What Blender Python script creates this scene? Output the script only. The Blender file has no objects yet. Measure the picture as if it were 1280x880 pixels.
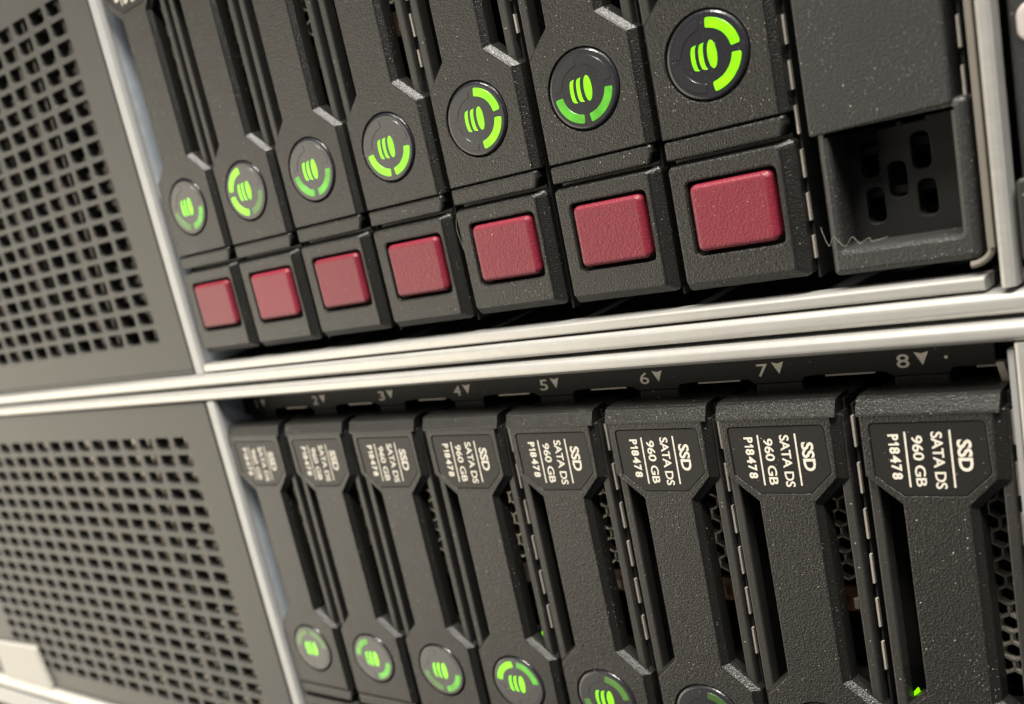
import bpy, math, random
from mathutils import Vector, Matrix
from mathutils.geometry import tessellate_polygon

random.seed(7)
SC = bpy.context.scene
COL = SC.collection
S = 0.001                       # all measures below are in millimetres

# ------------------------------------------------------------------ camera
cam_d = bpy.data.cameras.new('camera')
cam = bpy.data.objects.new('camera', cam_d)
COL.objects.link(cam)
RX = (0.61913769, 0.7357188, -0.27456578)
RY = (0.04210453, -0.38023772, -0.92392991)
RZ = (-0.78415287, 0.56047937, -0.2663966)
CP = (166.5566, -134.2325, 0.8170)
M = Matrix.Identity(4)
for i in range(3):
    M[i][0] = RX[i]; M[i][1] = -RY[i]; M[i][2] = -RZ[i]; M[i][3] = CP[i] * S
cam.matrix_world = M
cam_d.sensor_width = 36.0
cam_d.lens = 1465.313 / 1280 * 36
cam_d.shift_x = 376.73 / 1280
cam_d.shift_y = 225.26 / 1280
cam_d.clip_start = 0.005
cam_d.clip_end = 20
cam_d.dof.use_dof = True
cam_d.dof.focus_distance = 0.1475
cam_d.dof.aperture_fstop = 29
SC.camera = cam

# ------------------------------------------------------------------ light
world = bpy.data.worlds.new('World')
SC.world = world
world.use_nodes = True
bg = world.node_tree.nodes['Background']
bg.inputs[0].default_value = (0.85, 0.92, 1.0, 1)
bg.inputs[1].default_value = 0.07


def area(name, loc, target, sx, sy, power, color):
    d = bpy.data.lights.new(name, 'AREA')
    d.shape = 'RECTANGLE'; d.size = sx; d.size_y = sy
    d.energy = power; d.color = color
    o = bpy.data.objects.new(name, d); COL.objects.link(o)
    o.location = loc
    o.rotation_euler = (Vector(target) - Vector(loc)).to_track_quat('-Z', 'Y').to_euler()
    return o


area('ceiling_light', (0.35, -0.45, 1.15), (0.06, 0, 0), 1.2, 0.12, 70, (1.0, 0.96, 0.88))
area('aisle_fill', (-1.72, -1.02, -0.42), (0.0, 0, -0.05), 1.75, 1.5, 38, (1.0, 0.905, 0.735))  # soft lamp added for sheen, standing in for a bright aisle
area('front_fill', (0.15, -1.5, 1.2), (0.06, 0, -0.03), 2.4, 0.4, 7, (1.0, 0.94, 0.86))  # fill lamp added to brighten the top lips and chamfers

vs = SC.view_settings
vs.view_transform = 'Standard'
vs.look = 'None'
vs.exposure = 0.0
vs.gamma = 1.0
vs.use_curve_mapping = False
SC.render.engine = 'CYCLES'
SC.cycles.max_bounces = 6
SC.cycles.use_denoising = True

# ------------------------------------------------------------------ materials


def new_mat(name):
    m = bpy.data.materials.new(name); m.use_nodes = True
    nt = m.node_tree
    b = nt.nodes['Principled BSDF']
    return m, nt, b


def coords(nt):
    """object coordinates in millimetres, shifted per object so no two copies share their dust"""
    tc = nt.nodes.new('ShaderNodeTexCoord')
    oi = nt.nodes.new('ShaderNodeObjectInfo')
    sc = nt.nodes.new('ShaderNodeVectorMath'); sc.operation = 'SCALE'; sc.inputs[3].default_value = 1000
    nt.links.new(tc.outputs['Object'], sc.inputs[0])
    mu = nt.nodes.new('ShaderNodeMath'); mu.operation = 'MULTIPLY'; mu.inputs[1].default_value = 777
    nt.links.new(oi.outputs['Random'], mu.inputs[0])
    ad = nt.nodes.new('ShaderNodeVectorMath'); ad.operation = 'ADD'
    nt.links.new(sc.outputs[0], ad.inputs[0]); nt.links.new(mu.outputs[0], ad.inputs[1])
    return ad.outputs[0]


def noise(nt, co, scale, detail=2, rough=0.5):
    n = nt.nodes.new('ShaderNodeTexNoise')
    n.inputs['Scale'].default_value = scale; n.inputs['Detail'].default_value = detail
    n.inputs['Roughness'].default_value = rough
    nt.links.new(co, n.inputs['Vector'])
    return n.outputs['Fac']


def ramp(nt, fac, a, b, ca=(0, 0, 0, 1), cb=(1, 1, 1, 1)):
    r = nt.nodes.new('ShaderNodeValToRGB')
    r.color_ramp.elements[0].position = a; r.color_ramp.elements[0].color = ca
    r.color_ramp.elements[1].position = b; r.color_ramp.elements[1].color = cb
    nt.links.new(fac, r.inputs[0])
    return r.outputs[0]


def dust(nt, co, scale, size, keep):
    """mask of sparse specks: one in a few voronoi cells carries a speck"""
    v = nt.nodes.new('ShaderNodeTexVoronoi'); v.inputs['Scale'].default_value = scale
    nt.links.new(co, v.inputs['Vector'])
    sep = nt.nodes.new('ShaderNodeSeparateColor'); nt.links.new(v.outputs['Color'], sep.inputs[0])
    rad = nt.nodes.new('ShaderNodeMath'); rad.operation = 'MULTIPLY_ADD'
    rad.inputs[1].default_value = size; rad.inputs[2].default_value = size * 0.4
    nt.links.new(sep.outputs[1], rad.inputs[0])
    lt = nt.nodes.new('ShaderNodeMath'); lt.operation = 'LESS_THAN'
    nt.links.new(v.outputs['Distance'], lt.inputs[0]); nt.links.new(rad.outputs[0], lt.inputs[1])
    k = nt.nodes.new('ShaderNodeMath'); k.operation = 'LESS_THAN'; k.inputs[1].default_value = keep
    nt.links.new(sep.outputs[0], k.inputs[0])
    mm = nt.nodes.new('ShaderNodeMath'); mm.operation = 'MULTIPLY'
    nt.links.new(lt.outputs[0], mm.inputs[0]); nt.links.new(k.outputs[0], mm.inputs[1])
    return mm.outputs[0]


def mathn(nt, op, a, b):
    n = nt.nodes.new('ShaderNodeMath'); n.operation = op
    for i, x in enumerate((a, b)):
        if isinstance(x, (int, float)): n.inputs[i].default_value = x
        else: nt.links.new(x, n.inputs[i])
    return n.outputs[0]


def mixc(nt, fac, a, b):
    n = nt.nodes.new('ShaderNodeMix'); n.data_type = 'RGBA'
    if isinstance(fac, (int, float)): n.inputs[0].default_value = fac
    else: nt.links.new(fac, n.inputs[0])
    for i, x in ((6, a), (7, b)):
        if isinstance(x, tuple): n.inputs[i].default_value = x
        else: nt.links.new(x, n.inputs[i])
    return n.outputs[2]


def plastic(name, base, rough, grain=2.6, bump=0.5, dist=0.00006, dusty=1.0, dust_col=(0.4, 0.37, 0.32, 1), spec=0.5):
    m, nt, b = new_mat(name)
    co = coords(nt)
    g = noise(nt, co, grain, 3, 0.55)
    big = noise(nt, co, 0.13, 3)
    base4 = (*base, 1)
    lighter = (base[0] * 1.35 + 0.002, base[1] * 1.33 + 0.002, base[2] * 1.3 + 0.002, 1)
    rnd = nt.nodes.new('ShaderNodeObjectInfo')
    big = mathn(nt, 'MULTIPLY', mathn(nt, 'ADD', big, rnd.outputs['Random']), 0.6)
    c = mixc(nt, big, base4, lighter)
    if dusty > 0:
        d1 = dust(nt, co, 1.25, 0.075, 0.32 * dusty)
        d2 = dust(nt, co, 3.0, 0.12, 0.34 * dusty)
        patch = ramp(nt, noise(nt, co, 0.22, 2), 0.38, 0.62)
        d2 = mathn(nt, 'MULTIPLY', d2, patch)
        d1 = mathn(nt, 'MULTIPLY', d1, ramp(nt, noise(nt, co, 0.09, 2), 0.35, 0.5))
        d = mathn(nt, 'MAXIMUM', d1, d2)
        c = mixc(nt, d, c, dust_col)
    nt.links.new(c, b.inputs['Base Color'])
    rr = nt.nodes.new('ShaderNodeMapRange')
    rr.inputs['To Min'].default_value = rough - 0.06; rr.inputs['To Max'].default_value = rough + 0.08
    nt.links.new(g, rr.inputs['Value']); nt.links.new(rr.outputs[0], b.inputs['Roughness'])
    b.inputs['Specular IOR Level'].default_value = spec
    if bump > 0:
        bp = nt.nodes.new('ShaderNodeBump')
        bp.inputs['Strength'].default_value = bump; bp.inputs['Distance'].default_value = dist
        nt.links.new(g, bp.inputs['Height']); nt.links.new(bp.outputs[0], b.inputs['Normal'])
    return m


def metal(name, base, rough, metallic, streak=True, axis=0):
    m, nt, b = new_mat(name)
    co = coords(nt)
    mp = nt.nodes.new('ShaderNodeMapping')
    sc3 = [3.0, 3.0, 3.0]; sc3[axis] = 0.05
    mp.inputs['Scale'].default_value = sc3
    nt.links.new(co, mp.inputs['Vector'])
    n = noise(nt, mp.outputs[0], 1.0, 3)
    spang = noise(nt, co, 0.5, 2)
    f = mathn(nt, 'MULTIPLY', n, spang) if streak else spang
    c = mixc(nt, f, (*[x * 0.82 for x in base], 1), (*[min(1, x * 1.12) for x in base], 1))
    nt.links.new(c, b.inputs['Base Color'])
    b.inputs['Metallic'].default_value = metallic
    rr = nt.nodes.new('ShaderNodeMapRange')
    rr.inputs['To Min'].default_value = rough - 0.08; rr.inputs['To Max'].default_value = rough + 0.1
    nt.links.new(n, rr.inputs['Value']); nt.links.new(rr.outputs[0], b.inputs['Roughness'])
    return m


def flat(name, base, rough=0.5, spec=0.5):
    m, nt, b = new_mat(name)
    co = coords(nt)
    n = noise(nt, co, 1.3, 3)
    c = mixc(nt, n, (*[x * 0.9 for x in base], 1), (*[min(1, x * 1.1) for x in base], 1))
    nt.links.new(c, b.inputs['Base Color'])
    b.inputs['Roughness'].default_value = rough
    b.inputs['Specular IOR Level'].default_value = spec
    return m


def glow(name, col, strength):
    m, nt, b = new_mat(name)
    b.inputs['Base Color'].default_value = (col[0] * 0.25, col[1] * 0.25, col[2] * 0.25, 1)
    b.inputs['Roughness'].default_value = 0.3
    b.inputs['Emission Color'].default_value = (*col, 1)
    co = coords(nt)
    n = noise(nt, co, 0.55, 1)
    st = nt.nodes.new('ShaderNodeMapRange')
    st.inputs['From Min'].default_value = 0.3; st.inputs['From Max'].default_value = 0.7
    st.inputs['To Min'].default_value = strength * 0.65; st.inputs['To Max'].default_value = strength * 1.3
    nt.links.new(n, st.inputs['Value']); nt.links.new(st.outputs[0], b.inputs['Emission Strength'])
    return m


MAT = {
    'plastic': plastic('black_grained_plastic', (0.0075, 0.0071, 0.0063), 0.31, 4.9, 0.9, 0.00012),
    'post': plastic('black_frame_plastic', (0.015, 0.0143, 0.013), 0.45, 4.0, 0.6, 0.00008),
    'grille': plastic('grille_plastic', (0.03, 0.029, 0.026), 0.5, 3.2, 0.3, 0.00004, 0.25),
    'blank': plastic('blank_plastic', (0.016, 0.0158, 0.0155), 0.46, 3.6, 0.8, 0.00013, 2.6),
    'lens': plastic('lens_plastic', (0.011, 0.011, 0.0135), 0.24, 2.0, 0.0, 0.00001, 0.25),
    'label': plastic('label_plastic', (0.009, 0.0087, 0.008), 0.42, 3.0, 0.12, 0.00002, 0.35, spec=0.32),
    'strip': plastic('number_strip_plastic', (0.009, 0.0088, 0.008), 0.62, 3.0, 0.3, 0.00004, 0.7, spec=0.22),  # sheen kept low to stand in for shade under the rail
    'recess': plastic('shaded_plate_plastic', (0.006, 0.006, 0.0055), 0.6, 3.0, 0.3, 0.00004, 0.6, spec=0.2),  # shade of the recess put into a darker plastic
    'red': plastic('maroon_button_plastic', (0.13, 0.008, 0.019), 0.42, 3.4, 0.7, 0.00012, 0.35, (0.6, 0.4, 0.38, 1)),
    'rail': metal('brushed_rail_metal', (0.46, 0.45, 0.425), 0.34, 0.45, True, 0),
    'frame': metal('plated_frame_metal', (0.36, 0.36, 0.355), 0.45, 0.2, True, 2),
    'zinc': metal('zinc_cage_metal', (0.6, 0.66, 0.72), 0.42, 0.3, False),
    'sheet': metal('cage_divider_metal', (0.42, 0.38, 0.33), 0.45, 0.4, False),
    'honey': metal('honeycomb_metal', (0.78, 0.72, 0.62), 0.42, 0.5, False),
    'backmesh': metal('back_mesh_metal', (0.2, 0.19, 0.18), 0.5, 0.3, False),
    'text': flat('label_print', (0.6, 0.56, 0.48), 0.6),
    'digit': flat('strip_print', (0.62, 0.58, 0.51), 0.6),
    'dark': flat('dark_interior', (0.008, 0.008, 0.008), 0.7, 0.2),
    'board': flat('brown_circuit_board', (0.11, 0.042, 0.014), 0.45),
    'dull': metal('dull_strip_metal', (0.2, 0.18, 0.15), 0.5, 0.2, True, 2),
    'marker': flat('pale_marker_plastic', (0.42, 0.37, 0.35), 0.5),
    'solder': flat('solder_metal', (0.45, 0.38, 0.29), 0.4),
    'tab': flat('white_tab_plastic', (0.37, 0.355, 0.32), 0.5),
    'fibre': flat('pale_fibre', (0.2, 0.185, 0.155), 0.7),
    'lit': glow('green_light', (0.27, 1.0, 0.0), 1.05),
    'half': glow('green_light_half', (0.13, 0.62, 0.03), 0.6),
    'dim': glow('green_light_dim', (0.12, 0.35, 0.05), 0.35),
    'unlit': flat('unlit_segment', (0.017, 0.017, 0.02), 0.26),
    'faint': glow('green_light_faint', (0.1, 0.26, 0.05), 0.14),
}

# ------------------------------------------------------------------ mesh helpers


def area2(p):
    return sum(p[i][0] * p[(i + 1) % len(p)][1] - p[(i + 1) % len(p)][0] * p[i][1] for i in range(len(p)))


def ccw(p):
    return list(p) if area2(p) > 0 else list(reversed(p))


def rounded(p, r, n=4):
    """polygon with its corners rounded; r a number or one per corner"""
    p0 = list(p); out = []; N = len(p0)
    for i in range(N):
        rr = r[i] if isinstance(r, (list, tuple)) else r
        a = Vector(p0[i - 1]); b = Vector(p0[i]); c = Vector(p0[(i + 1) % N])
        if rr <= 0: out.append(tuple(b)); continue
        u = (a - b); v = (c - b)
        lu, lv = u.length, v.length
        u.normalize(); v.normalize()
        half = u.angle(v) / 2
        if half > math.radians(86): out.append(tuple(b)); continue
        d = min(rr / math.tan(half), lu * 0.45, lv * 0.45)
        rr = d * math.tan(half)
        bis = (u + v).normalized(); ce = b + bis * (rr / math.sin(half))
        s = b + u * d - ce; e = b + v * d - ce
        a0 = math.atan2(s.y, s.x); a1 = math.atan2(e.y, e.x)
        da = (a1 - a0 + math.pi) % (2 * math.pi) - math.pi
        for j in range(n + 1):
            t = a0 + da * j / n
            out.append((ce.x + rr * math.cos(t), ce.y + rr * math.sin(t)))
    return out


def inset(p, d):
    """offset a CCW polygon inwards by d (negative: outwards)"""
    out = []; N = len(p)
    for i in range(N):
        a = Vector(p[i - 1]); b = Vector(p[i]); c = Vector(p[(i + 1) % N])
        e1 = (b - a).normalized(); e2 = (c - b).normalized()
        n1 = Vector((-e1.y, e1.x)); n2 = Vector((-e2.y, e2.x))
        k = 1 + n1.dot(n2)
        q = b + (n1 + n2) * (d / max(k, 0.25))
        out.append((q.x, q.y))
    return out


def circle(x, z, r, n=40, ra=None):
    return [(x + r * math.cos(2 * math.pi * i / n), z + (ra or r) * math.sin(2 * math.pi * i / n)) for i in range(n)]


def rect(x0, x1, z0, z1):
    return [(x0, z0), (x1, z0), (x1, z1), (x0, z1)]


class MB:
    def __init__(self):
        self.v = []; self.f = []

    def add(self, vs, fs):
        o = len(self.v); self.v += vs
        self.f += [tuple(i + o for i in f) for f in fs]

    def ring(self, pts, y):
        o = len(self.v); self.v += [(x, y, z) for x, z in pts]; return list(range(o, o + len(pts)))

    def bridge(self, a, b, flip=False):
        n = len(a)
        for i in range(n):
            j = (i + 1) % n
            q = (a[i], a[j], b[j], b[i])
            self.f.append(q[::-1] if flip else q)

    def cap(self, rings, flip=False):
        polys = [[Vector((self.v[i][0], self.v[i][2], 0)) for i in r] for r in rings]
        idx = [i for r in rings for i in r]
        for t in tessellate_polygon(polys):
            a, b, c = (idx[k] for k in t)
            A, B, C_ = self.v[a], self.v[b], self.v[c]
            s = (B[0] - A[0]) * (C_[2] - A[2]) - (C_[0] - A[0]) * (B[2] - A[2])
            if abs(s) < 1e-12: continue
            up = s > 0
            self.f.append((a, b, c) if up != flip else (a, c, b))

    def plate(self, outer, y0, y1, b=0.25, holes=(), hb=0.15, seg=3, back=True, taper=0.0, mid=None):
        """solid between y0 (front) and y1 with rounded front edges and through holes"""
        outer = ccw(outer); holes = [ccw(h) for h in holes]
        fr = []
        prev = None
        for j in range(seg + 1):
            t = j / seg * math.pi / 2
            r = self.ring(inset(outer, b * (1 - math.sin(t))), y0 + b * (1 - math.cos(t)))
            if prev is None: fr.append(r)
            else: self.bridge(r, prev)
            prev = r
        if mid:
            outer = ccw(mid[0])
            r = self.ring(inset(outer, 0.06), mid[1]); self.bridge(r, prev); prev = r
            r = self.ring(outer, mid[1] + 0.08); self.bridge(r, prev); prev = r
        be = self.ring(inset(outer, -taper), y1)
        self.bridge(be, prev)
        bk = [be]
        for h in holes:
            prev = None
            hseg = 2 if hb > 0 else 1
            if hb > 0:
                for j in range(hseg + 1):
                    t = j / hseg * math.pi / 2
                    r = self.ring(inset(h, -hb * (1 - math.sin(t))), y0 + hb * (1 - math.cos(t)))
                    if prev is None: fr.append(r)
                    else: self.bridge(r, prev, True)
                    prev = r
            else:
                prev = self.ring(h, y0); fr.append(prev)
            r = self.ring(h, y1); self.bridge(r, prev, True)
            bk.append(r)
        self.cap(fr)
        if back: self.cap(bk, True)
        return self

    def box(self, x0, x1, y0, y1, z0, z1, b=0.0):
        if b > 0:
            return self.plate(rect(x0, x1, z0, z1), y0, y1, b)
        self.add([(x, y, z) for x in (x0, x1) for y in (y0, y1) for z in (z0, z1)],
                 [(0, 1, 3, 2), (4, 6, 7, 5), (0, 4, 5, 1), (2, 3, 7, 6), (0, 2, 6, 4), (1, 5, 7, 3)])
        return self

    def profile_x(self, prof, x0, x1):
        """closed (y, z) profile swept along x"""
        a2 = sum(prof[i][0] * prof[(i + 1) % len(prof)][1] - prof[(i + 1) % len(prof)][0] * prof[i][1] for i in range(len(prof)))
        p = prof if a2 > 0 else prof[::-1]
        o = len(self.v); n = len(p)
        self.v += [(x0, y, z) for y, z in p] + [(x1, y, z) for y, z in p]
        for i in range(n):
            j = (i + 1) % n
            self.f.append((o + i, o + j, o + n + j, o + n + i)[::-1])
        self.f.append(tuple(o + i for i in range(n))[::-1]); self.f.append(tuple(o + n + i for i in range(n)))
        return self

    def profile_z(self, prof, z0, z1):
        """closed (x, y) profile swept along z"""
        p = prof if area2(prof) > 0 else prof[::-1]
        o = len(self.v); n = len(p)
        self.v += [(x, y, z0) for x, y in p] + [(x, y, z1) for x, y in p]
        for i in range(n):
            j = (i + 1) % n
            self.f.append((o + i, o + j, o + n + j, o + n + i))
        self.f.append(tuple(o + i for i in range(n))[::-1]); self.f.append(tuple(o + n + i for i in range(n)))
        return self

    def tube(self, pts, r, n=6):
        P = [Vector(p) for p in pts]; rings = []
        for i, p in enumerate(P):
            t = (P[min(i + 1, len(P) - 1)] - P[max(i - 1, 0)]).normalized()
            u = t.orthogonal().normalized() if i == 0 else (u - t * u.dot(t)).normalized()
            w = t.cross(u); o = len(self.v)
            for k in range(n):
                a = 2 * math.pi * k / n
                self.v.append(tuple(p + (u * math.cos(a) + w * math.sin(a)) * r))
            rings.append(list(range(o, o + n)))
        for a, b in zip(rings, rings[1:]): self.bridge(a, b)
        self.f.append(tuple(rings[0][::-1])); self.f.append(tuple(rings[-1]))
        return self

    def mesh(self, name, mat):
        me = bpy.data.meshes.new(name)
        me.from_pydata([(x * S, y * S, z * S) for x, y, z in self.v], [], self.f)
        me.update()
        me.materials.append(MAT[mat])
        return me

    def obj(self, name, mat, parent=None, loc=(0, 0, 0)):
        return link(name, self.mesh(name, mat), parent, loc)


def link(name, data, parent=None, loc=(0, 0, 0)):
    o = bpy.data.objects.new(name, data); COL.objects.link(o)
    o.location = [c * S for c in loc]
    if parent: o.parent = parent
    return o


def thing(name, loc, label, cat, group=None):
    o = link(name, None, None, loc)
    o.empty_display_size = 0.005
    o['label'] = label; o['category'] = cat
    if group: o['group'] = group
    return o


def tag(o, label, cat, group=None):
    o['label'] = label; o['category'] = cat
    if group: o['group'] = group
    return o


def text_mesh(body, bold):
    cu = bpy.data.curves.new('print', 'FONT'); cu.body = body; cu.offset = bold; cu.resolution_u = 3
    cu.space_character = 0.95
    t = bpy.data.objects.new('print', cu); COL.objects.link(t)
    bpy.context.view_layer.update()
    me = t.evaluated_get(bpy.context.evaluated_depsgraph_get()).to_mesh()
    v = [tuple(p.co) for p in me.vertices]; f = [tuple(p.vertices) for p in me.polygons]
    x0 = min(p[0] for p in v); x1 = max(p[0] for p in v); y0 = min(p[1] for p in v); y1 = max(p[1] for p in v)
    v = [((p[0] - x0) / (x1 - x0), (p[1] - y0) / (y1 - y0)) for p in v]
    bpy.data.objects.remove(t); bpy.data.curves.remove(cu)
    return v, f


def char_mesh(ch, bold):
    if ch == '1':       # flagged one
        return ([(0.45, 0), (0.95, 0), (0.95, 1), (0.5, 1), (0.0, 0.78), (0.12, 0.55), (0.45, 0.7)],
                [(0, 1, 2, 6), (6, 2, 3), (6, 3, 4, 5)])
    return text_mesh(ch, bold)


def code_mesh(body, bold):
    """a code set character by character"""
    w = {'1': 0.5, 'P': 0.85, '4': 1.05}
    V = []; F = []; x = 0.0
    for ch in body:
        v, f = char_mesh(ch, bold); cw = w.get(ch, 0.95); o = len(V)
        V += [(x + a * cw, b) for a, b in v]; F += [tuple(i + o for i in q) for q in f]
        x += cw + 0.2
    x -= 0.2
    return [(a / x, b) for a, b in V], F


def print_down(mb, body, xlo, xhi, ztop, zbot, y, bold=0.02):
    """flat lettering that reads downwards, its baseline at xlo"""
    v, f = code_mesh(body, bold) if body[0] == 'P' else text_mesh(body, bold)
    mb.add([(xlo + b * (xhi - xlo), y, ztop - a * (ztop - zbot)) for a, b in v], f)


def print_across(mb, body, x0, x1, z0, z1, y, bold=0.02):
    v, f = char_mesh(body, bold)
    if body == '1': x0 += 0.35; x1 -= 0.3
    mb.add([(x0 + a * (x1 - x0), y, z0 + b * (z1 - z0)) for a, b in v], f)


# ------------------------------------------------------------------ chassis (two servers stacked)
PITCH = 16.0
UP = (0.0, 0.0, 0.0)               # first lens of the upper server
LO = (2.64, -1.6, -85.38)          # first lens of the lower server
XL, XR = -160.0, 270.0


def rail_profile(z0, z1, y0, y1, r=0.7, n=5):
    p = []
    for j in range(n + 1):
        t = j / n * math.pi / 2
        p.append((y0 + r * (1 - math.sin(t)), z1 - r * (1 - math.cos(t))))
    p = p[::-1]
    # p runs front edge (y0, z1-r) -> ... build full loop
    top = [(y0 + r * (1 - math.cos(j / n * math.pi / 2)), z1 - r + r * math.sin(j / n * math.pi / 2)) for j in range(n + 1)]
    bot = [(y0 + r * (1 - math.sin(j / n * math.pi / 2)), z0 + r - r * math.cos(j / n * math.pi / 2)) for j in range(n + 1)]
    return top + [(y1, z1), (y1, z0)] + bot


def divider_mesh(period, bar, z0, z1, start):
    """thin sheet between two drive slots; its front edge is cut into fingers"""
    m = MB()
    z = start
    while z > z0:
        a = max(z - bar, z0)
        if z < z1: m.box(-0.12, 0.12, 1.5, 1.95, a, z)
        z -= period
    return m


def build_server(org, label, lower):
    ox, oy, oz = org
    c = thing('server_chassis', org, label, 'server', 'rack servers stacked one above the other')
    # horizontal rails of the front bezel
    if not lower:
        MB().profile_x(rail_profile(-32.45, -30.15, -1.0, 12, 0.8), XL, XR).obj('bottom_rail', 'rail', c)
        MB().profile_x(rail_profile(-29.85, -28.4, -0.4, 2.4, 0.35), -7.6, 120.9).obj('bay_sill', 'rail', c)
        zt, zb = 58.0, -30.0
        MB().profile_x(rail_profile(55.6, 58.0, -1.0, 12, 0.8), XL, XR).obj('top_rail', 'rail', c)
    else:
        MB().profile_x(rail_profile(50.45, 52.45, -0.6, 12, 0.75), XL - ox, XR - ox).obj('top_rail', 'rail', c)
        MB().profile_x(rail_profile(-31.4, -27.2, -0.6, 12, 0.8), XL - ox, XR - ox).obj('bottom_rail', 'rail', c)
        zt, zb = 50.3, -27.0
    # bright upright strip between the perforated panel and the drives, with the zinc cage wall behind it
    MB().profile_z([(-10.6, 0.2), (-10.3, -0.5), (-8.3, -0.5), (-8.0, 0.2), (-8.0, 1.0), (-10.6, 1.0)], zb, zt).obj('upright_strip', 'frame', c)
    MB().box(-9.4, -8.15, 1.0, 15.5, zb, zt).obj('cage_wall', 'zinc', c)
    # right hand uprights
    if not lower:
        MB().profile_z([(121.25, 1.2), (121.35, 0.0), (121.95, 0.0), (122.05, 1.2)], -25.6, zt).obj('upright_strip', 'dull', c)
        # rounded foot of the inner strip
        m = MB(); n = 7
        pts = []
        for j in range(n + 1):
            t = j / n * math.pi / 2
            pts.append((119.65 + 1.95 * math.cos(t), 0.5, -25.6 - 1.6 * math.sin(t)))
        m.tube(pts, 0.36, 8).obj('strip_foot', 'dull', c)
        MB().profile_z([(122.3, 1.0), (122.5, -0.7), (122.9, -1.0), (123.4, -1.0), (123.75, -0.7), (123.85, 1.0)], -29.6, zt).obj('upright_strip', 'rail', c)
    else:
        MB().profile_z([(119.85, 1.6), (119.95, 0.4), (120.5, 0.4), (120.6, 1.6)], -27.0, 49.4).obj('upright_strip', 'frame', c)
        MB().profile_z([(120.75, 1.0), (120.9, -0.4), (121.2, -0.6), (121.8, -0.6), (122.0, -0.4), (122.1, 1.0)], -27.0, 50.3).obj('upright_strip', 'rail', c)
    # sheet dividers between the slots
    per, bar, st = (4.75, 3.05, 58.8) if not lower else (5.75, 3.75, 48.4)
    dm = divider_mesh(per, bar, 9.0 if lower else -24.5, 43.5 if lower else 56, st).mesh('contact_fingers', 'sheet')
    dm_short = divider_mesh(per, bar, 9.0, 43.5 if lower else 56, st).mesh('contact_fingers', 'sheet')
    dv = MB().box(-0.13, 0.13, 1.95, 15.5, -26.8, 44 if lower else 56).mesh('slot_divider', 'dark')  # metal sheet coloured near-black so its sides look shaded
    for k in range(8):
        d = link('slot_divider', dv, c, (119.45 if lower and k == 7 else (8.0 if k == 6 and not lower else 8.2 if k == 7 else 8.4 if k < 3 else 7.6) + PITCH * k, 0, 0))
        cf = link('contact_fingers', dm if (k >= 6 or lower) else dm_short, d); cf['kind'] = 'stuff'
    # dark interior and box
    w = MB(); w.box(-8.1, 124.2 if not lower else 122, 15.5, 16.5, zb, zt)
    w.obj('light_block_wall', 'dark', c)  # black wall added behind the bays to block light
    b = MB(); b.box(XL + 2 - ox, XR - 2 - ox, 16.6, 420, (-32.3 if not lower else -31.2), (57.8 if not lower else 52.3))
    b.obj('case', 'zinc', c)
    # end ears of the case front
    for a, bb in ((XL - ox, -139.2), (254.0, XR - ox)):
        MB().box(a, bb, 0.2, 12, zb + 0.1, zt - 0.1, 0.5).obj('end_ear', 'grille', c)
    if lower:
        # numbered strip above the drives
        y = 6.0
        zb0 = 45.75
        outl = [(-8.0, 50.35), (-8.0, zb0)]
        for k in range(1, 8):
            xa = -15.5 + PITCH * k
            xb = -5.3 + PITCH * k
            outl += [(xa, zb0), (xa + 0.3, zb0 + 0.5), (xa + 1.9, zb0 + 0.65), (xb - 2.4, zb0 + 0.65), (xb - 0.8, zb0 + 0.55), (xb, zb0)]
        outl += [(112.5, zb0), (112.9, zb0 + 0.6), (117.0, zb0 + 0.65), (117.0, 50.35)]
        MB().plate(outl, y, y + 1.2, 0.12).obj('number_strip', 'strip', c)
        # one lug per slot, each its own part
        lug = MB().plate([(-5.3, 43.9), (0.5, 43.9), (0.5, 45.72), (-5.3, 45.72)], y + 0.1, y + 3, 0.3).mesh('slot_lug', 'strip')
        clip = MB().box(-3.0, 2.6, y + 0.9, y + 1.2, 45.95, 46.42).mesh('metal_clip', 'sheet')
        for k in range(8):
            link('slot_lug', lug, c, (16 * k, 0, 0))
            link('metal_clip', clip, c, (16 * k + 5.8, 0, 0))
            d = MB(); print_across(d, str(k + 1), -4.8, -3.45, 46.65, 48.25, y - 0.03, 0.008)
            d.obj('slot_number', 'digit', c, (16 * k, 0, 0))
            a = MB(); a.add([(-2.92, y - 0.03, 48.4), (-2.18, y - 0.03, 48.2), (-1.45, y - 0.03, 48.4), (-2.1, y - 0.03, 46.85)],
                            [(0, 3, 1), (1, 3, 2)])
            a.obj('slot_arrow', 'digit', c, (16 * k, 0, 0))
        MB().plate(circle(112.3, 47.6, 0.2, 14), y - 0.12, y + 0.2, 0.05).obj('strip_dot', 'digit', c)
        MB().plate([(117.7, 44.2), (118.5, 44.2), (118.0, 46.9), (117.2, 46.9)], 5.2, 6.2, 0.1).obj('strip_bracket', 'sheet', c)
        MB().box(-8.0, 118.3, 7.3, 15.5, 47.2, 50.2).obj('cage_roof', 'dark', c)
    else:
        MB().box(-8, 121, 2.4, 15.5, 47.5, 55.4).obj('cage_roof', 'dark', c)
    MB().box(-8.0, 121, 2.5, 15.5, zb + 0.02, zb + 1.3).obj('cage_floor', 'dark', c)  # floor coloured near-black as the shadow under the latch housings
    return c


up_srv = build_server(UP, 'upper rack server whose drive row ends in red release buttons above the rails', False)
lo_srv = build_server(LO, 'lower rack server with the numbered strip 1 to 8 above its drives', True)

# ------------------------------------------------------------------ perforated bay panels
HX, HZ, NC, NR = 6.03, 3.62, 18, 18


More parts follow.
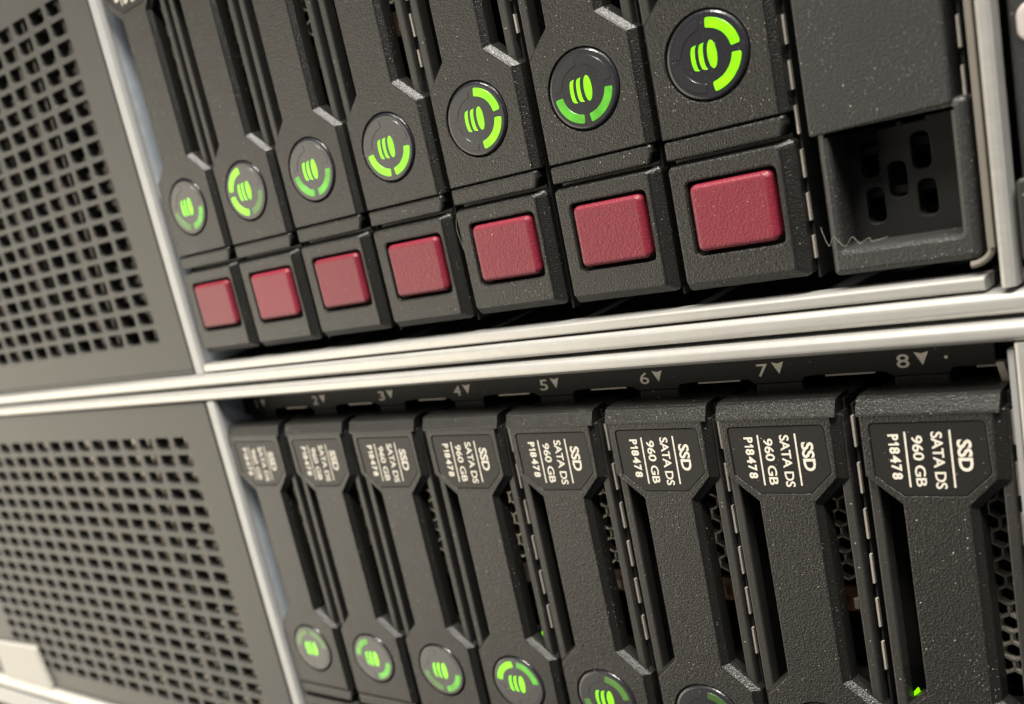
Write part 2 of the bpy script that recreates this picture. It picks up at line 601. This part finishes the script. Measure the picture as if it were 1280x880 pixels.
def perforated_panel(org, x_right, z_lo, z_hi, hx0, hz0, label, hz=HZ, hole=(2.25, 1.28), rear='backmesh'):
    p = thing('perforated_panel', org, label, 'bay panel', 'perforated panels left of the drives')
    x_left = x_right - 128.5
    # lattice with holes: built cell by cell so that the web stays light in triangles
    m = MB()
    hw, hh, r, dpt, bb = hole[0], hole[1], 0.55, 1.9, 0.2
    gx0, gx1 = hx0 - (NC - 0.5) * HX, hx0 + HX / 2
    gz1, gz0 = hz0 + hz / 2, hz0 - (NR - 0.5) * hz
    xs = [gx0 + HX * i for i in range(NC + 1)]
    zs = [gz0 + hz * i for i in range(NR + 1)]
    for i in range(NC):
        for j in range(NR):
            cx, cz = (xs[i] + xs[i + 1]) / 2, (zs[j] + zs[j + 1]) / 2
            cell = ccw(rect(xs[i], xs[i + 1], zs[j], zs[j + 1]))
            hole = ccw(rounded(rect(cx - hw, cx + hw, cz - hh, cz + hh), r, 3))
            a = m.ring(cell, 0)
            o1 = m.ring(inset(hole, -bb), 0); o2 = m.ring(inset(hole, -bb * 0.3), bb * 0.35); o3 = m.ring(hole, bb); o4 = m.ring(hole, dpt)
            m.cap([a, o1]); m.bridge(o2, o1, True); m.bridge(o3, o2, True); m.bridge(o4, o3, True)
    m.obj('perforated_field', 'grille', p)
    fr = MB()
    fr.plate(rounded(rect(x_left, x_right, z_lo, z_hi), 0.6, 3), 0, 3.0, 0.35, [rect(gx0, gx1, gz0, gz1)], 0.0)
    fr.obj('panel_frame', 'grille', p)
    # fine raised seam along the lower edge
    MB().profile_x([(0.02, z_lo + 1.15), (-0.12, z_lo + 1.0), (0.02, z_lo + 0.85)], x_left + 1, x_right - 0.6).obj('seam', 'grille', p)
    # a second, coarser metal mesh stands behind
    bm = MB(); bx, bz = 4.7, 3.1
    nx = int((gx1 - gx0) / bx); nz = int((gz1 - gz0) / bz)
    for i in range(nx + 1):
        bm.box(gx0 + bx * i - 0.8, gx0 + bx * i + 0.8, 3.2, 3.8, gz0, gz1)
    for j in range(nz + 1):
        bm.box(gx0, gx1, 3.85, 4.3, gz0 + bz * j - 0.55, gz0 + bz * j + 0.55)
    o = bm.obj('rear_mesh', rear, p); o['kind'] = 'stuff'
    MB().box(x_left + 0.3, x_right - 0.3, 13.5, 14.5, z_lo + 0.3, z_hi - 0.3).obj('panel_back', 'dark', p)
    MB().box(x_left, x_left + 0.8, 3.0, 14, z_lo, z_hi).obj('panel_side', 'dark', p)
    return p


perforated_panel((0, -0.2, 0), -11.1, -30.05, 54.8, -21.6, 39.85, 'black perforated panel at upper left with square holes beside the red button row')
perforated_panel((0, -1.7, 0), -8.75, -112.25, -35.05, -20.0, -43.3, 'black perforated panel at lower left above the white tab', 3.65, (2.15, 1.22), 'honey')

# right bays
def right_panel(org, x0, z0, z1, label, extras):
    p = thing('bay_cover', org, label, 'bay cover', 'plain covers right of the drives')
    MB().plate(rounded(rect(x0, x0 + 127, z0, z1), 0.8, 3), 0.6, 6, 0.5).obj('cover_face', 'blank', p)
    if extras:
        MB().plate(rounded(rect(x0 + 0.75, x0 + 5.5, -7.0, -3.4), 1.2, 5), 0.3, 2, 0.3).obj('pale_marker', 'marker', p)
        MB().plate(rounded(rect(x0 - 0.35, x0 + 7, -27.5, -19.3), 0.6, 4), -0.2, 2, 0.4).obj('latch', 'post', p)
    return p


right_panel((0, 0, 0), 124.55, -29.9, 54.9, 'dark bay cover at the right edge with a pale rounded marker', True)
right_panel((LO[0], LO[1], LO[2]), 122.6, -26.9, 50.3, 'dark bay cover right of slot 8 in the lower server', False)

# ------------------------------------------------------------------ drive carrier
def arc(r0, r1, a0, a1, n=12):
    o = []
    for j in range(n + 1):
        t = math.radians(a0 + (a1 - a0) * j / n); o.append((r1 * math.cos(t), r1 * math.sin(t)))
    for j in range(n + 1):
        t = math.radians(a1 + (a0 - a1) * j / n); o.append((r0 * math.cos(t), r0 * math.sin(t)))
    return rounded(o, [0.18 if i in (0, n, n + 1, 2 * n + 1) else 0 for i in range(len(o))], 2)


def bar_poly(xc, w, bulge, h):
    L = []; Rr = []; n = 8
    for j in range(n + 1):
        t = -math.pi / 2 + math.pi * j / n
        L.append((xc - bulge * math.cos(t) - w / 2, h * math.sin(t) * 0.94))
    for j in range(n + 1):
        t = math.pi / 2 - math.pi * j / n
        Rr.append((xc - bulge * math.cos(t) + w / 2, h * math.sin(t)))
    return rounded(Rr + L, 0.12, 2)


FACE = [(-7.15, 43.2), (-7.2, 35.85), (-3.62, 32.45), (-3.6, 8.3), (-6.75, 5.05), (-6.75, -8.0),
        (6.95, -8.0), (6.95, 5.05), (3.3, 8.3), (3.2, 32.4), (6.1, 35.6), (6.2, 43.2)]
# the same outline at the foot of the bevel that runs round the front
FACE_MID = [(-7.4, 43.2), (-7.5, 35.7), (-3.85, 32.2), (-3.8, 8.55), (-7.2, 5.2), (-7.2, -8.0),
            (7.75, -8.0), (7.75, 5.06), (3.95, 8.45), (3.75, 32.0), (6.95, 35.3), (7.1, 43.2)]
LABEL = [(-6.2, 42.15), (5.3, 42.15), (5.5, 36.2), (2.85, 33.6), (-3.4, 33.5), (-6.15, 35.95)]


def build_meshes():
    Q = {}
    m = MB()
    m.plate(FACE, 0, 2.5, 0.2, [circle(0, 0, 4.95, 48), rounded(LABEL, 0.5, 3)], 0.12, 3, True, 0.1, (FACE_MID, 0.7))
    Q['face'] = m.mesh('handle_face', 'plastic')
    m = MB()
    m.plate(rect(-7.0, 7.0, -25.5, 4.4), 2.4, 12, 0.1)
    Q['body'] = m.mesh('carrier_body', 'post')
    Q['hbody'] = MB().plate(rect(-7.0, 6.9, 33.5, 44.5), 2.51, 12, 0.1).mesh('head_body', 'post')
    # sloping lip over the head
    lip = [(1.9, 45.15), (1.1, 45.1), (0.55, 44.85), (-0.1, 43.35), (-0.15, 43.1), (0.15, 42.95), (4, 42.95), (4, 45.15)]
    Q['lip'] = MB().profile_x(lip, -7.4, 6.75).mesh('top_lip', 'plastic')
    # strip below the groove
    Q['lower_strip'] = MB().plate(rounded([(-6.9, -8.2), (7.3, -8.2), (7.4, -9.2), (6.8, -10.5), (-6.9, -10.5)], 0.3, 2), 0.1, 2.39, 0.4).mesh('lower_strip', 'plastic')
    # latch housing with the button well
    well = rounded(rect(-4.85, 5.65, -21.95, -13.25), 0.6, 4)
    Q['housing'] = MB().plate(rounded([(-6.8, -25.3), (6.5, -25.3), (6.5, -11.2), (-6.8, -11.2)], 0.5, 3), 0, 2.4, 0.25, [well], 0.3, 3, True, 0,
                              (rounded([(-7.15, -26.2), (7.7, -26.2), (7.7, -10.95), (-7.15, -10.95)], 0.7, 3), 0.95)).mesh('latch_housing', 'plastic')
    Q['well'] = MB().box(-5.1, 5.9, 2.1, 2.38, -22.3, -13.0).mesh('button_well', 'dark')
    Q['button'] = MB().plate(rounded(rect(-4.45, 5.2, -21.5, -13.65), 0.75, 4), -0.45, 2.05, 0.6, (), 0, 4).mesh('release_button', 'red')
    Q['walll'] = MB().box(-7.05, -6.85, 2.72, 9, 4.5, 33.4).mesh('shade_wall', 'dark')  # near-black sheets added, painting the gaps between carriers as shade
    Q['wallr'] = MB().box(6.6, 6.8, 2.72, 9, 4.5, 33.4).mesh('shade_wall', 'dark')
    Q['postl'] = MB().plate(rect(-7.4, -6.25, -8, 43), 0.9, 2.7, 0.2).mesh('side_post', 'post')
    Q['postr'] = MB().plate(rect(6.05, 7.2, -8, 43), 0.9, 2.7, 0.2).mesh('side_post', 'post')
    # honeycomb vent behind the windows (pointy cells, vertical walls)
    def honeycomb(z0, rows):
        hm = MB(); s = 1.2; wd = s * math.sqrt(3); seen = set()
        for row in range(rows):
            for colm in range(-3, 4):
                cx = colm * wd + (wd / 2 if row % 2 else 0); cz = z0 + row * 1.5 * s
                pts = [(cx + s * math.sin(math.radians(60 * q)), cz + s * math.cos(math.radians(60 * q))) for q in range(6)]
                for q in range(6):
                    a, b = pts[q], pts[(q + 1) % 6]
                    if abs(a[0]) > 6.6 or abs(b[0]) > 6.6: continue
                    key = tuple(sorted(((round(a[0], 2), round(a[1], 2)), (round(b[0], 2), round(b[1], 2)))))
                    if key in seen: continue
                    seen.add(key)
                    A = Vector(a); B = Vector(b); d = (B - A).normalized(); n = Vector((-d.y, d.x)) * 0.14
                    A = A - d * 0.06; B = B + d * 0.06
                    hm.plate([tuple(A + n), tuple(A - n), tuple(B - n), tuple(B + n)], 7.6, 8.6, 0.0001, (), 0, 1, False)
        return hm.mesh('honeycomb_vent', 'honey')
    Q['honey'] = honeycomb(20.2, 9)
    Q['honey_long'] = honeycomb(9.4, 15)
    b = MB(); b.box(-6.1, 6.1, 8.0, 9.0, 14.4, 17.8)
    Q['board'] = b.mesh('circuit_board', 'board')
    b = MB()
    for x in (0.5, 2.4): b.box(x, x + 0.6, 7.4, 8.0, 15.0, 16.4, 0.1)
    Q['pads'] = b.mesh('board_contact', 'solder')
    Q['pipel'] = MB().plate(rounded([(-6.3, 5.6), (-5.75, 5.8), (-6.2, 7.4)], 0.1, 2), 2.9, 4.0, 0.06).mesh('light_pipe', 'lit')
    Q['piper'] = MB().plate(rounded([(2.5, 7.1), (3.1, 5.6), (3.3, 5.7), (2.9, 7.5)], 0.1, 2), 5, 6, 0.06).mesh('light_pipe', 'lit')
    Q['floor'] = MB().box(-6.0, 6.0, 2.55, 8, 4.45, 5.0).mesh('window_sill', 'dark')
    # round status lens
    Q['lens'] = MB().plate(circle(0, 0, 4.8, 48), -0.1, 1.8, 0.4, (), 0, 4).mesh('status_lens', 'lens')
    Q['socket'] = MB().plate(circle(0, 0, 4.94, 40), 1.85, 2.35, 0.05).mesh('lens_socket', 'dark')
    y = -0.15
    for i, (a0, a1) in enumerate(((97, 173), (7, 83), (-83, -7), (-173, -97))):
        base = MB().plate(arc(2.95, 4.0, a0, a1), y, y + 0.25, 0.03, (), 0, 1).mesh('ring_segment', 'unlit')
        for st in ('unlit', 'faint', 'dim', 'half', 'lit'):
            mm = base if st == 'unlit' else base.copy()
            mm.materials[0] = MAT[st]; Q['arc%d%s' % (i, st)] = mm
    for i, p in enumerate((bar_poly(-1.15, 0.47, 0.36, 1.4), bar_poly(-0.22, 0.49, 0.36, 1.45), circle(0.72, 0.02, 0.53, 24, 1.5))):
        Q['icon%d' % i] = MB().plate(p, y, y + 0.25, 0.03, (), 0, 1).mesh('light_bar', 'lit')
    # label plate with its print
    Q['label'] = MB().plate(rounded(inset(ccw(LABEL), 0.06), 0.45, 3), 0.09, 1.2, 0.05).mesh('label_plate', 'label')
    yt = 0.06
    def pr(body, *a, bold=0.02):
        q = MB(); print_down(q, body, *a[:4], yt, bold); return q.mesh('label_text', 'text')
    Q['t0'] = pr('SSD', 2.42, 3.85, 40.1, 36.45, bold=0.03)
    Q['t1'] = pr('SATA DS', -0.02, 1.12, 41.05, 34.4, bold=0.02)
    Q['t2'] = pr('960 GB', -2.0, -0.86, 40.65, 34.65, bold=0.02)
    Q['t3'] = pr('P18478', -4.36, -3.26, 40.85, 35.5, bold=0.04)
    for i, (x, za, zb) in enumerate(((1.86, 41.2, 34.6), (-2.6, 41.1, 34.6))):
        q = MB(); q.add([(x - 0.1, yt, zb), (x + 0.1, yt, zb), (x + 0.1, yt, za), (x - 0.1, yt, za)], [(0, 1, 2, 3)])
        Q['rule%d' % i] = q.mesh('label_rule', 'text')
    return Q


Q = build_meshes()


def carrier(loc, label, ring, pipe, group, first=False):
    c = thing('drive_carrier', loc, label, 'drive', group)
    c.rotation_euler = [random.uniform(-0.0025, 0.0025) for _ in range(3)]
    hf = link('handle_face', Q['face'], c)
    link('top_lip', Q['lip'], c); link('carrier_body', Q['body'], c); link('head_body', Q['hbody'], c)
    link('lower_strip', Q['lower_strip'], c)
    h = link('latch_housing', Q['housing'], c); link('button_well', Q['well'], h)
    link('release_button', Q['button'], c)
    if not first: link('side_post', Q['postl'], c)
    link('side_post', Q['postr'], c)
    link('shade_wall', Q['walll'], c); link('shade_wall', Q['wallr'], c)
    o = link('honeycomb_vent', Q['honey_long' if pipe == 'l' else 'honey'], c); o['kind'] = 'stuff'
    if pipe != 'l':
        b = link('circuit_board', Q['board'], c); link('board_contact', Q['pads'], b)
    link('window_sill', Q['floor'], c)
    if pipe: link('light_pipe', Q['pipe' + pipe], c)
    L = link('status_lens', Q['lens'], c)
    link('lens_socket', Q['socket'], L)
    for i in range(4): link('ring_segment', Q['arc%d%s' % (i, ring[i])], L)
    for i in range(3): link('light_bar', Q['icon%d' % i], L)
    P = link('label_plate', Q['label'], c)
    for i in range(4): link('label_text', Q['t%d' % i], P)
    for i in range(2): link('label_rule', Q['rule%d' % i], P)
    return c


U_, D_, H_, L_ = 'unlit', 'dim', 'half', 'lit'
# ring quarters in the order upper left, upper right, lower right, lower left
ups = [
    ((U_, U_, H_, D_), 0.3, -0.2, 'drive in the upper row beside the bright upright strip, leftmost of the red button drives'),
    ((L_, U_, D_, L_), 0.0, -0.3, 'upper row drive, second from the bright upright strip, ring lit on its left half'),
    ((U_, U_, H_, H_), 0.0, 0.0, 'upper row drive, third from the left, lower half of its ring softly lit'),
    ((U_, U_, L_, L_), -0.1, 0.0, 'upper row drive, middle of the seven, with the lower half of its ring lit'),
    ((U_, L_, L_, U_), -0.1, 0.3, 'upper row drive with right half of ring lit, third from the blank filler'),
    ((U_, U_, H_, H_), 0.15, 0.15, 'upper row drive next to last before the blank filler, ring dim green below'),
    ((U_, L_, L_, U_), 0.05, -0.1, 'upper row drive beside the blank filler, largest red button, right ring half lit'),
]
los = [
    ((D_, D_, U_, U_), '', 0.0, 'lower row drive under number 1, beside the upright strip, ring faintly lit above'),
    ((H_, U_, H_, U_), '', 0.0, 'lower row drive under number 2, ring lit at upper left and lower right'),
    ((U_, U_, H_, D_), '', 0.0, 'lower row drive under number 3, ring lit at its lower right'),
    ((L_, H_, U_, U_), 'r', 0.0, 'lower row drive under number 4, upper ring lit and a green glint in its window'),
    ((U_, D_, 'faint', D_), '', 0.0, 'lower row drive under number 5, sharp label, lens cut by the bottom edge'),
    ((U_, 'faint', U_, U_), '', 0.0, 'lower row drive under number 6, only the unlit top of its lens in view'),
    ((U_, U_, U_, U_), '', -0.2, 'lower row drive under number 7, label fully clear, second from the right'),
    ((U_, U_, U_, U_), 'l', 0.12, 'lower row drive under number 8, rightmost and largest label, green glint low down'),
]
for k, (ring, dx, dz, lab) in enumerate(ups):
    carrier((UP[0] + PITCH * k + dx, UP[1] + random.uniform(-0.12, 0.12), UP[2] + dz), lab, ring, '', 'drives with red buttons in the upper row', k == 0)
for k, (ring, pipe, dx, lab) in enumerate(los):
    carrier((LO[0] + PITCH * k + dx, LO[1] + random.uniform(-0.1, 0.1), LO[2]), lab, ring, pipe, 'labelled drives in the lower row', k == 0)

# ------------------------------------------------------------------ blank filler in the last upper slot
bf = thing('drive_blank', (0, 0, 0), 'plain dark drive filler with five slots at its foot, right of the last red button', 'drive blank')
MB().plate(rounded([(105.6, -11.35), (119.5, -10.95), (119.5, 46), (105.6, 46)], 0.3, 2), 0.1, 6, 0.3).obj('filler_face', 'blank', bf)
rim = MB()
rim.plate(rounded(rect(106.2, 120.7, -26.7, -10.5), 0.6, 3), 0.3, 6, 0.7, [rounded(rect(107.5, 119.1, -23.9, -11.4), 0.3, 2)], 0.5)
rim.obj('recess_rim', 'blank', bf)
slots = [(109.55, -15.35), (114.7, -15.3), (112.2, -17.9), (109.75, -20.3), (114.9, -20.25)]
holes = [rect(110.6, 112.6, -12.3, -11.6), rect(113.2, 115.4, -12.25, -11.55)] + [rounded(rect(x - 0.88, x + 0.88, z - 1.9, z + 1.9), 0.7, 4) for x, z in slots]
MB().plate(rect(106.3, 119.9, -25.5, -10.8), 4.4, 5.4, 0.01, holes, 0.15, 1).obj('slotted_plate', 'recess', bf)
for x, z in slots:
    pass
MB().box(106.2, 120, 9.0, 9.6, -25.6, -10.7).obj('filler_back', 'dark', bf)
rb = MB()
rb.box(106.6, 119.4, 6.0, 6.8, -15.0, -14.1).box(106.6, 119.4, 6.0, 6.8, -19.6, -18.8)
rb.obj('inner_rib', 'grille', bf)

# ------------------------------------------------------------------ pull tab, rail of the next unit, fibres
t = MB().plate(rounded([(-136, -112.3), (-109.9, -112.3), (-112.0, -99.9), (-136, -101.0)], [0.3, 0.3, 1.2, 0.3], 4), -2.9, -1.75, 0.3).obj('pull_tab', 'tab')
tag(t, 'white plastic pull tab with slanted edge at the lower left corner', 'pull tab')
t = thing('server_chassis', (0, 0, 0), 'grey top rail of the next unit under the lower server, bottom left corner', 'server')
MB().profile_x(rail_profile(-124.0, -117.6, -2.0, 12, 0.9), XL, XR).obj('top_rail', 'frame', t)
MB().box(XL + 2, XR - 2, 1.0, 420, -205, -124.2).obj('case', 'dark', t)


def fibre(pts, r, label):
    # smooth the hand placed points
    P = [Vector(p) for p in pts]
    out = []
    for i in range(len(P) - 1):
        p0, p1, p2, p3 = P[max(i - 1, 0)], P[i], P[i + 1], P[min(i + 2, len(P) - 1)]
        for s in range(6):
            u = s / 6
            out.append(0.5 * ((2 * p1) + (p2 - p0) * u + (2 * p0 - 5 * p1 + 4 * p2 - p3) * u * u + (3 * p1 - p0 - 3 * p2 + p3) * u ** 3))
    out.append(P[-1])
    o = MB().tube([tuple(p) for p in out], r, 5).obj('dust_fibre', 'fibre')
    tag(o, label, 'fibre', 'stray dust fibres')


fibre([(105.73, -0.15, -20.91), (105.86, -0.15, -21.62), (106.35, -0.15, -23.11), (106.88, -0.15, -22.15), (107.34, -0.15, -22.70), (108.06, -0.15, -23.37), (108.83, -0.15, -22.46), (109.52, -0.15, -23.26), (110.48, -0.15, -22.85), (110.81, -0.15, -23.24), (112.36, -0.15, -23.01)],
      0.022, 'wavy pale fibre stuck across the lower left corner of the blank filler')
fibre([(57.2, 0.2, -11.2), (56.4, 0.5, -13.2), (56.6, 0.6, -15.4), (57.4, 0.3, -17.6)], 0.035, 'thin curved fibre in the gap left of the middle red button')
fibre([(57.3, -0.05, -35.38 - 22.6), (58.6, -0.2, -35.38 - 22.3), (60.0, -0.3, -35.38 - 21.9)], 0.025, 'tiny straight fibre bridging two posts in the lower row')
